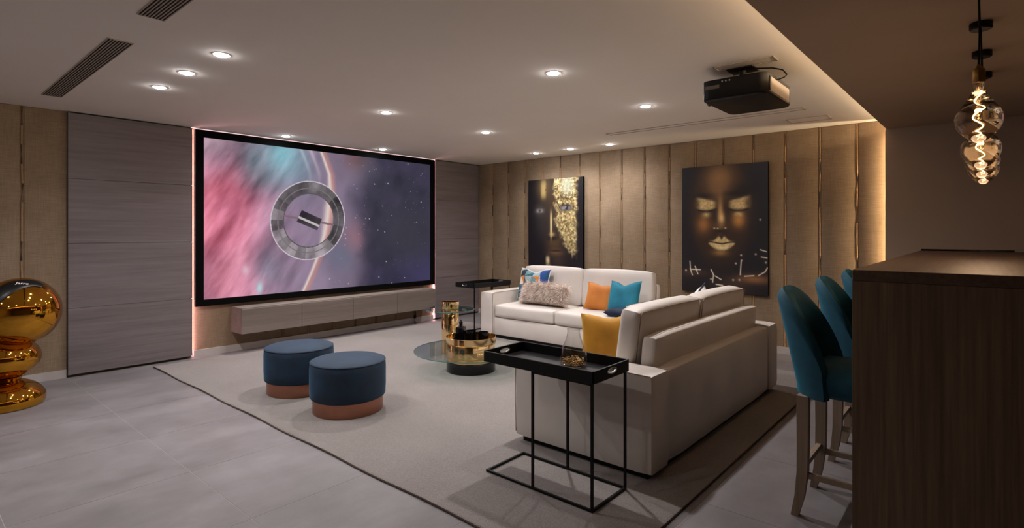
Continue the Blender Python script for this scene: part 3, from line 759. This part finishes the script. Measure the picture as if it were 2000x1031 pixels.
# ------------------------------------------------------------------ wall art
def art_fn2(u, v):   # face with closed eyes, gold lids and lips
    s = u * .66
    def c(*x): return np.array(x, float)[None]
    def g(cx, cy, rx, ry, p=2): return np.exp(-(np.abs((u - cx) / rx) ** p + np.abs((v - cy) / ry) ** p))[:, None]
    def over(col, k, a): return col * (1 - np.clip(a, 0, 1)) + k * np.clip(a, 0, 1)
    n = fbm(u * 10, v * 15, 3)[:, None]; nf = fbm(u * 60, v * 90, 8)[:, None]
    col = c(14, 12, 16) + 0 * u[:, None]
    face = 1 / (1 + np.exp((np.hypot((u - .47) / .37, (v - .36) / .42) - 1) * 14))[:, None]
    col = over(col, c(34, 22, 14), face)
    for a in ((.46, .10, .17, .11, (150, 108, 60), .85), (.44, .19, .10, .09, (124, 86, 48), .75), (.27, .46, .08, .07, (150, 92, 40), .85), (.68, .43, .075, .06, (190, 122, 50), .9),
              (.47, .36, .03, .11, (186, 134, 72), .9), (.485, .42, .035, .05, (232, 186, 112), .95), (.46, .47, .10, .035, (92, 60, 30), .6), (.47, .685, .09, .025, (146, 102, 48), .75), (.85, .88, .2, .035, (150, 92, 48), .7), (.15, .85, .2, .03, (70, 44, 30), .5), (.6, .94, .2, .05, (60, 38, 24), .6)):
        col = over(col, c(*a[4]), a[5] * g(a[0], a[1], a[2], a[3]))
    col = over(col, c(10, 7, 7), .9 * g(.80, .20, .13, .05)); col = over(col, c(12, 8, 6), .7 * g(.25, .235, .13, .022)); col = over(col, c(12, 8, 6), .85 * g(.69, .225, .15, .022))
    gold = c(212, 180, 112) + (nf - .5) * c(110, 100, 80)
    def lid(cx, sg):
        x = (u - cx) * sg; top = .262 - .02 * x / .13; bot = .335 + .012 * np.cos(x * 12)
        return (1 / (1 + np.exp(-(v - top) / .004)) * 1 / (1 + np.exp((v - bot) / .005)) * np.exp(-(np.abs(x / .115)) ** 6))[:, None]
    col = over(col, gold, .92 * lid(.30, -1)); col = over(col, gold, .92 * lid(.69, 1))
    for cx, sg in ((.26, 1), (.72, -1)): col = over(col, c(60, 42, 24), .75 * g(cx - .07 * sg, .30, .035, .045))
    for cx in (.30, .68):
        line = np.exp(-((v - (.345 + .014 * np.cos((u - cx) * 14))) / .007) ** 2) * np.exp(-(np.abs((u - cx) / .12)) ** 6)
        col = over(col, c(14, 9, 8), .95 * line[:, None]); col = over(col, gold, .75 * g(cx, .385, .05, .022))
    for cx, cy in ((.44, .495), (.40, .493), (.53, .492)): col = over(col, c(240, 214, 170), .8 * g(cx, cy, .012, .006))
    col = over(col, c(8, 6, 6), .8 * g(.47, .515, .05, .012))
    x = (u - .485) / .16; up = .585 - .028 * np.exp(-((np.abs(x) - .2) / .25) ** 2) + .012 * np.exp(-(x / .1) ** 2) + .02 * x * x
    mid = .607 + .006 * np.cos(x * 4); lo = .665 - .055 * x * x
    m = (np.abs(x) < 1) * 1.0
    lips = (m / (1 + np.exp(-(v - up) / .004)) / (1 + np.exp((v - lo) / .004)))[:, None]
    col = over(col, gold * .95, .92 * lips); col = over(col, c(20, 12, 10), (np.exp(-((v - mid) / .0055) ** 2) * m)[:, None])
    col = over(col, c(244, 230, 190), .5 * g(.50, .645, .07, .012))
    def stroke(col, pts, wd, k):
        for (a0, b0), (a1, b1) in zip(pts, pts[1:]):
            dx, dy = (a1 - a0) * .66, b1 - b0; L2 = dx * dx + dy * dy
            tt = np.clip((((u - a0) * .66) * dx + (v - b0) * dy) / L2, 0, 1); d = np.hypot((u - a0) * .66 - tt * dx, v - b0 - tt * dy)
            col = over(col, k, np.exp(-(d / wd) ** 2)[:, None])
        return col
    hi = c(214, 200, 172)
    for P in ([(.10, .76), (.105, .82), (.13, .87)], [(.12, .825), (.23, .825)], [(.165, .80), (.20, .86)], [(.36, .82), (.39, .86), (.38, .92)], [(.41, .87), (.48, .895)], [(.71, .75), (.70, .85)], [(.75, .86), (.85, .852)],
              [(.90, .85), (.97, .82), (.995, .79)], [(.92, .655), (.985, .668)], [(.93, .71), (.99, .715)], [(.42, .935), (.5, .94)]): col = stroke(col, P, .0045, hi)
    for cx, cy in ((.71, .70), (.715, .74), (.65, .765), (.92, .43), (.87, .69), (.05, .835), (.62, .893), (.69, .89), (.36, .895), (.98, .75)): col = over(col, c(220, 205, 180), .85 * g(cx, cy, .011, .0075))
    return col
def art_fn1(u, v):   # half lit face with torn gold leaf over one side
    def c(*x): return np.array(x, float)[None]
    def g(cx, cy, rx, ry, p=2): return np.exp(-(np.abs((u - cx) / rx) ** p + np.abs((v - cy) / ry) ** p))[:, None]
    def over(col, k, a): return col * (1 - np.clip(a, 0, 1)) + k * np.clip(a, 0, 1)
    n = fbm(u * 14, v * 20, 31); nf = fbm(u * 42, v * 60, 41)
    col = c(16, 14, 17) + 0 * u[:, None]
    for a in ((.30, .08, .13, .12, (130, 104, 56), .7), (.45, .2, .2, .2, (60, 44, 28), .6), (.46, .42, .10, .2, (74, 54, 34), .6), (.5, .62, .16, .10, (88, 62, 36), .7), (.52, .72, .14, .035, (112, 78, 48), .75),
              (.22, .31, .1, .06, (92, 90, 88), .55), (.55, .8, .14, .06, (64, 46, 34), .6), (.28, .45, .14, .14, (58, 52, 48), .5)):
        col = over(col, c(*a[4]), a[5] * g(a[0], a[1], a[2], a[3]))
    col = over(col, c(6, 5, 6), .8 * g(.46, .58, .09, .022)); col = over(col, c(28, 16, 12), .85 * g(.52, .705, .12, .010))
    xr = .91 - .05 * v; xl = .50 + .10 * np.clip((v - .3) / .4, 0, 1) + .18 * np.clip((v - .45) / .3, 0, 1) ** 1.2
    low = .735; m = (1 / (1 + np.exp(-(u - xl + (n - .5) * .16) / .012)) / (1 + np.exp((u - xr + (n - .5) * .10) / .012)) / (1 + np.exp((v - low + (n - .5) * .18) / .012)))[:, None]
    gold = c(182, 158, 100) + (nf[:, None] - .5) * c(330, 310, 250)
    crack = (np.abs(fbm(u * 26, v * 34, 55) - .5) < (.050 * (np.exp(-((v - .17) / .13) ** 2) + .22)))[:, None] * 1.0
    gold = over(gold, c(34, 24, 14), .8 * crack)
    gold = over(gold, c(196, 206, 176), .75 * g(.72, .07, .11, .09, 4))
    col = over(col, gold, .95 * m)
    col = over(col, c(196, 166, 96), .8 * g(.29, .1, .05, .09, 4) * (n[:, None] > .35))
    col = over(col, c(232, 206, 140), .95 * g(.435, .45, .022, .13, 4)); col = over(col, c(220, 190, 120), .8 * g(.45, .545, .045, .02))
    col = over(col, c(14, 10, 10), .95 * g(.70, .285, .125, .032, 3)); col = over(col, c(150, 150, 170), .95 * g(.70, .29, .085, .018, 3)); col = over(col, c(16, 14, 20), g(.715, .288, .03, .022, 3)); col = over(col, c(240, 240, 246), g(.70, .28, .009, .006))
    col = over(col, c(190, 184, 178), .6 * g(.22, .31, .07, .02, 3)); col = over(col, c(30, 26, 26), .8 * g(.22, .31, .022, .016))
    pt = (g(.37, .80, .035, .04, 3) + g(.385, .88, .05, .035, 3) + g(.36, .92, .03, .02, 3)) * (n[:, None] > .34)
    col = over(col, c(216, 196, 140) + (nf[:, None] - .5) * c(120, 110, 80), .95 * pt)
    return col
def wall_art(label, x0, x1, z0, z1, fn, nu, nv):
    t = thing('wall_art', label, 'picture', ((x0 + x1) / 2, 6.79, z0)); w_ = x1 - x0; h_ = z1 - z0
    obj('canvas', B(-w_ / 2, w_ / 2, -.028, .004, 0, h_, bev=.002, seg=1), frame_m, t, sm=False)
    me = print_mesh('print', (-w_ / 2 + .002, -.0295, h_ - .002), (w_ - .004, 0, 0), (0, 0, -(h_ - .004)), nu, nv, lambda u, v: 255 * (np.clip(fn(u, v), 0, 255) / 255) ** .78 * (1.12 if nu > 240 else .98))
    link_mesh('print', me, art_m, t, sm=False)
    obj('hanger', B(-.1, .1, .004, .012, h_ - .1, h_ - .06), black_m, t, sm=False)
art_m = attr_mat('satin art print', rough=0.35)
wall_art('dark portrait with torn gold leaf over one eye, left of the two pictures', -5.504, -4.468, .65, 2.217, art_fn1, 220, 330)
wall_art('dark portrait with closed eyes, gold lids and gold lips, right of the two pictures', -2.956, -1.913, .65, 2.22, art_fn2, 260, 390)

# ------------------------------------------------------------------ projector
tpj = thing('projector', 'black projector hung from the ceiling near the edge of the lowered ceiling', 'projector', (-1.30, 4.03, CEIL))
def L_(bm): return local(bm, tpj)
bm = B(-1.53, -1.085, 3.82, 4.42, 2.322, 2.463, bev=0)
es = [e for e in bm.edges if abs(e.verts[0].co.z - e.verts[1].co.z) > .1]
bmesh.ops.bevel(bm, geom=es, offset=.06, segments=6, profile=.5, affect='EDGES')
es = [e for e in bm.edges if abs(e.verts[0].co.z - 2.322) < 1e-4 and abs(e.verts[1].co.z - 2.322) < 1e-4]
bmesh.ops.bevel(bm, geom=es, offset=.018, segments=3, profile=.5, affect='EDGES')
obj('shell', L_(bm), proj_m, tpj)
obj('rear_panel', L_(B(-1.089, -1.082, 3.90, 4.34, 2.345, 2.44, bev=.003)), projlit_m, tpj)
obj('rear_grille', L_(B(-1.090, -1.0815, 3.865, 3.888, 2.345, 2.44, bev=.002)), black_m, tpj)
obj('front_lens', tpj and L_(tube([(-1.525, 4.04, 2.39), (-1.56, 4.04, 2.39)], .055, 28)), blackgloss_m, tpj)
obj('side_label', L_(B(-1.50, -1.40, 3.8185, 3.822, 2.40, 2.425, bev=.001, seg=1)), tex2('grey label', (70, 68, 66), (84, 82, 80), 40, rough=.5, bump=0), tpj)
for k in range(3): obj('port', L_(tube([(-1.38 + .025 * k, 3.8185, 2.444), (-1.38 + .025 * k, 3.822, 2.444)], .006, 12)), silver_m, tpj)
obj('ceiling_plate', L_(B(-1.40, -1.22, 3.95, 4.11, CEIL - .012, CEIL - .0005, bev=.003)), black_m, tpj)
obj('mount_post', L_(tube([(-1.31, 4.03, CEIL - .012), (-1.31, 4.03, 2.475)], .022, 16)), black_m, tpj)
obj('mount_plate', L_(B(-1.39, -1.21, 3.93, 4.13, 2.4635, 2.472, bev=.003)), black_m, tpj)
for x, y in ((-1.37, 3.95), (-1.37, 4.11), (-1.23, 3.95), (-1.23, 4.11)):
    bm = bmesh.new(); bar(bm, (x, y, 2.468), (-1.31 + (x + 1.3) * .25, 4.03 + (y - 4.03) * .2, 2.51), .012); obj('mount_arm', L_(bm), black_m, tpj, sm=False)
obj('cable', L_(tube([(-1.084, 4.02, 2.44), (-1.04, 4.04, 2.455), (-1.03, 4.07, 2.48), (-1.06, 4.08, 2.52), (-1.12, 4.06, 2.54), (-1.22, 4.04, 2.552)], .005, 6)), black_m, tpj)

# ------------------------------------------------------------------ bar counter and stools
BX0, BX1, BY0, BY1, BZ = -.456, .32, 2.875, 6.29, 1.23
tb = thing('bar_counter', 'tall dark oak bar counter with waterfall end, at the right', 'bar', ((BX0 + BX1) / 2, (BY0 + BY1) / 2, 0))
obj('counter_top', local(B(BX0, BX1, BY0, BY1, BZ - .05, BZ, bev=.002, seg=1), tb), bartop_m, tb, sm=False)
obj('end_panel', local(B(BX0, BX1, BY0, BY0 + .045, 0, BZ - .0505, bev=.001, seg=1), tb), bar_m, tb, sm=False)
obj('end_panel', local(B(BX0, BX1, BY1 - .045, BY1, 0, BZ - .0505, bev=.001, seg=1), tb), bar_m, tb, sm=False)
obj('body', local(B(-.02, BX1 - .02, BY0 + .0455, BY1 - .0455, .02, BZ - .0505), tb), bar_m, tb, sm=False)
obj('upstand', local(B(BX0 + .01, .185, BY1 - .06, BY1 - .005, BZ + .0002, BZ + .016, bev=.002, seg=1), tb), blackgloss_m, tb, sm=False)
def make_stool(label, loc):
    """local: seat faces +x; back at -x"""
    t = thing('bar_stool', label, 'bar stool', loc, 0, 'teal velvet bar stools')
    o = obj('seat', softbox(.41, .41, .145, .055, puff=.012), tealvelvet_m, t); o.location = (.025, 0, .595)
    # wrap-around back: inner and outer shells
    bm = bmesh.new(); N, K = 40, 12; rows_o, rows_i, tops = [], [], []
    for i in range(N + 1):
        f = -1 + 2 * i / N; ph = f * math.radians(76)
        ex = math.copysign(abs(math.cos(ph)) ** .75, math.cos(ph)); ey = math.copysign(abs(math.sin(ph)) ** .75, math.sin(ph))
        top = .745 + .365 * max(0, 1 - abs(f) ** 2.7) ** .85; ro, ri, tp_ = [], [], None
        for k in range(K + 1):
            z = .592 + (top - .592) * k / K; lean = .10 * max(0, (z - .62)) / .5; rr = 1 + .10 * (z - .6)
            ox, oy = -.235 * ex * rr - lean * max(0, ex) - .0, .245 * ey * rr
            th = .062 * (1 - .25 * abs(f)) * (1 if k < K else .62)
            ix, iy = ox * (1 - th / .24), oy * (1 - th / .24)
            sh = .012 if k == K else 0
            if k == K: ox, oy = ox * (1 - .014 / .24), oy * (1 - .014 / .24)
            ro.append(bm.verts.new((ox, oy, z - sh))); ri.append(bm.verts.new((ix, iy, z - sh)))
            if k == K: tp_ = bm.verts.new(((ox + ix) / 2, (oy + iy) / 2, z + .003))
        rows_o.append(ro); rows_i.append(ri); tops.append(tp_)
    for i in range(N):
        for k in range(K):
            bm.faces.new((rows_o[i][k], rows_o[i + 1][k], rows_o[i + 1][k + 1], rows_o[i][k + 1])); bm.faces.new((rows_i[i][k], rows_i[i][k + 1], rows_i[i + 1][k + 1], rows_i[i + 1][k]))
        bm.faces.new((rows_o[i][K], rows_o[i + 1][K], tops[i + 1], tops[i])); bm.faces.new((tops[i], tops[i + 1], rows_i[i + 1][K], rows_i[i][K])); bm.faces.new((rows_o[i][0], rows_i[i][0], rows_i[i + 1][0], rows_o[i + 1][0]))
    for i in (0, N):
        for k in range(K): bm.faces.new((rows_o[i][k], rows_o[i][k + 1], rows_i[i][k + 1], rows_i[i][k]))
        bm.faces.new((rows_o[i][K], tops[i], rows_i[i][K]))
    obj('backrest', bm, tealvelvet_m, t, ang=70)
    def leg(pts, sz):
        bm = bmesh.new(); prev = None
        for (x, y, z), s in zip(pts, sz):
            ring = [bm.verts.new((x + a * s / 2, y + b * s / 2, z)) for a, b in ((-1, -1), (1, -1), (1, 1), (-1, 1))]
            if prev:
                for k in range(4): bm.faces.new((prev[k], prev[(k + 1) % 4], ring[(k + 1) % 4], ring[k]))
            else: bm.faces.new(ring)
            prev = ring
        bm.faces.new(list(reversed(prev))); return obj('leg', bm, stoolleg_m, t, sm=False)
    for s in (-1, 1):
        leg([(-.215, s * .195, 0), (-.193, s * .195, .1), (-.180, s * .195, .22), (-.178, s * .195, .35), (-.178, s * .195, .598)], [.034, .042, .047, .049, .052])
        leg([(.185, s * .195, 0), (.180, s * .195, .3), (.178, s * .195, .598)], [.032, .042, .048])
        bm = bmesh.new(); box(bm, -.165, .165, s * .195 - .011, s * .195 + .011, .195, .222); obj('side_stretcher', bm, stoolleg_m, t, sm=False)
    obj('rear_stretcher', B(-.197, -.173, -.175, .175, .225, .252), stoolleg_m, t, sm=False)
    obj('front_stretcher', B(.166, .188, -.175, .175, .165, .192), stoolleg_m, t, sm=False)
    return t
st = make_stool('teal velvet bar stool nearest the viewer at the bar', (-.50, 3.17, 0))
dup(st, None, (-.50, 4.01, 0), None, 'teal velvet bar stool in the middle of the row at the bar')
dup(st, None, (-.50, 4.85, 0), None, 'teal velvet bar stool farthest from the viewer, mostly hidden by the bar')

# ------------------------------------------------------------------ pendant bulbs over the bar
def make_pendant(label, loc, drop, lamp_=True):
    t = thing('pendant_lamp', label, 'pendant lamp', (loc[0], loc[1], SZ), 0, 'bulb pendants over the bar')
    obj('canopy', lathe([(0, -.0005), (.044, -.0005), (.046, -.004), (.046, -.030), (.041, -.036), (0, -.036)], 32), black_m, t)
    obj('cord', tube([(0, 0, -.036), (.003, .002, -drop * .5), (0, 0, -drop)], .0045, 8), black_m, t)
    s = obj('socket', lathe([(0, .012), (.006, .01), (.009, 0), (.020, -.008), (.0225, -.02), (.0225, -.062), (.020, -.066), (0, -.066)], 28), brass_m, t); s.location = (0, 0, -drop - .01)
    pr = [(.018, 0), (.019, -.02), (.024, -.042), (.036, -.066), (.057, -.096), (.075, -.128), (.0815, -.155), (.0775, -.182), (.062, -.210), (.039, -.236), (.016, -.2525), (0, -.256)]
    pr = spline(pr, 4); th_ = .0022; inn = [(max(r - th_, 0), z + (th_ if r < .06 and z < -.2 else 0)) for r, z in pr]
    o = obj('bulb', lathe(pr + inn[::-1], 48), bulbglass_m, t, ang=80); o.location = (0, 0, -drop - .074)
    obj('stem', lathe([(.010, 0), (.009, -.035), (.004, -.05), (.003, -.15), (.006, -.155), (0, -.16)], 12), vaseglass_m, o)
    pts = []; n = 90
    for k in range(n + 1):
        f = k / n; a = f * 2 * PI * (1.2 + 2.6 * f * f); rr = .003 + .008 * math.sin(PI * f) ** 2 * (.3 + f); pts.append((rr * math.cos(a), rr * math.sin(a), -.04 - .175 * f))
    obj('filament', tube(pts, .0014, 6), fil_e, o)
    ld = bpy.data.lights.new('lamp_light', 'POINT'); ld.energy = P_BULB; ld.color = (1.0, .66, .40); ld.shadow_soft_size = .09
    lo = bpy.data.objects.new('lamp_light', ld); COL.objects.link(lo); lo.parent = o; lo.location = (0, 0, -.30)
    return t
make_pendant('amber teardrop bulb pendant nearest the viewer, with brass socket', (-.022, 3.03), .34)
make_pendant('second teardrop bulb pendant from the viewer', (-.018, 3.60), .40)
make_pendant('third teardrop bulb pendant from the viewer', (-.016, 4.175), .40)
make_pendant('farthest teardrop bulb pendant, behind the other three', (-.012, 4.75), .40)

# ------------------------------------------------------------------ gold sculpture at the left
GX, GY = -6.0, .645
tgs = thing('gold_sculpture', 'shiny gold rounded sculpture with black band, standing by the left wall', 'sculpture', (GX, GY, 0))
def blob(name, c, r, mat, flat=None, pw=2.0):
    bm = bmesh.new(); bmesh.ops.create_uvsphere(bm, u_segments=56, v_segments=36, radius=1)
    for v in bm.verts:
        p = v.co; v.co = Vector((c[0] + p.x * r[0], c[1] + p.y * r[1], c[2] + p.z * r[2]))
        if flat is not None: v.co.z = max(v.co.z, flat)
    return obj(name, bm, mat, tgs, ang=60)
HC, HR = Vector((0.05, 0.105, .755)), .272
blob('head', HC, (HR, HR, HR), chromegold_m)
blob('body', (-.01, 0, .38), (.25, .25, .175), chromegold_m)
obj('waist', lathe([(.12, .16), (.115, .19), (.13, .23)], 40), chromegold_m, tgs)
blob('foot', (.02, 0, .05), (.275, .275, .165), chromegold_m, flat=0.0)
# black visor band: part of a slightly larger shell
VDIRS = [(.50, .43, .75), (.47, .2, .86), (.53, -.17, .83), (.59, -.45, .67), (.60, -.64, .48), (.52, -.82, .25), (.40, -.91, .05)]
visor_m = tex2('satin black band', (5, 5, 6), (7, 7, 8), 5, rough=.38, bump=0)
DIRS = [Vector(d).normalized() for d in VDIRS]
bm = bmesh.new(); nA, nB = 40, 8; G = {}
cl = []
for i in range(nA + 1):
    f = i / nA * (len(DIRS) - 1); k = min(int(f), len(DIRS) - 2); q = f - k
    p0, p1, p2, p3 = DIRS[max(k - 1, 0)], DIRS[k], DIRS[k + 1], DIRS[min(k + 2, len(DIRS) - 1)]
    cl.append((p1 * 2 + (p2 - p0) * q + (p0 * 2 - p1 * 5 + p2 * 4 - p3) * q * q + (p1 * 3 - p0 - p2 * 3 + p3) * q ** 3).normalized())
for s, rs in ((0, HR * 1.0), (1, HR * 1.03)):
    for i in range(nA + 1):
        tg_ = (cl[min(i + 1, nA)] - cl[max(i - 1, 0)]).normalized(); wv = cl[i].cross(tg_).normalized(); g_ = i / nA
        wd = .25 * math.sin(PI * min(max(g_, .03), .97)) ** .35 * (1 - .35 * abs(g_ - .5))
        for j in range(nB + 1):
            d = (cl[i] + wv * (j / nB - .5) * 2 * wd).normalized(); e_ = 1 if 0 < j < nB or s == 0 else .985
            G[s, i, j] = bm.verts.new(HC + d * rs * e_)
for i in range(nA):
    for j in range(nB):
        bm.faces.new((G[1, i, j], G[1, i + 1, j], G[1, i + 1, j + 1], G[1, i, j + 1])); bm.faces.new((G[0, i, j], G[0, i, j + 1], G[0, i + 1, j + 1], G[0, i + 1, j]))
    for j in (0, nB): bm.faces.new((G[0, i, j], G[0, i + 1, j], G[1, i + 1, j], G[1, i, j]))
for i in (0, nA):
    for j in range(nB): bm.faces.new((G[0, i, j], G[0, i, j + 1], G[1, i, j + 1], G[1, i, j]))
visor = obj('visor', bm, visor_m, tgs, ang=50)

cu = bpy.data.curves.new('lettering', 'FONT'); cu.body = 'Jarre'; cu.size = .040; cu.extrude = .0006; cu.align_x = 'CENTER'; cu.align_y = 'CENTER'
tmp = bpy.data.objects.new('lettering', cu); COL.objects.link(tmp); bpy.context.view_layer.update()
lm = bpy.data.meshes.new_from_object(tmp.evaluated_get(bpy.context.evaluated_depsgraph_get())); bpy.data.objects.remove(tmp)
dn = Vector((.55, -.02, .84)).normalized(); rt = Vector((.35, .93, 0)); rt = (rt - dn * rt.dot(dn)).normalized(); up_ = dn.cross(rt)
lo_ = link_mesh('lettering', lm, whitepl_m, visor, sm=False)
lo_.matrix_local = Matrix.Translation(HC + dn * HR * 1.036) @ Matrix((rt, up_, dn)).transposed().to_4x4()
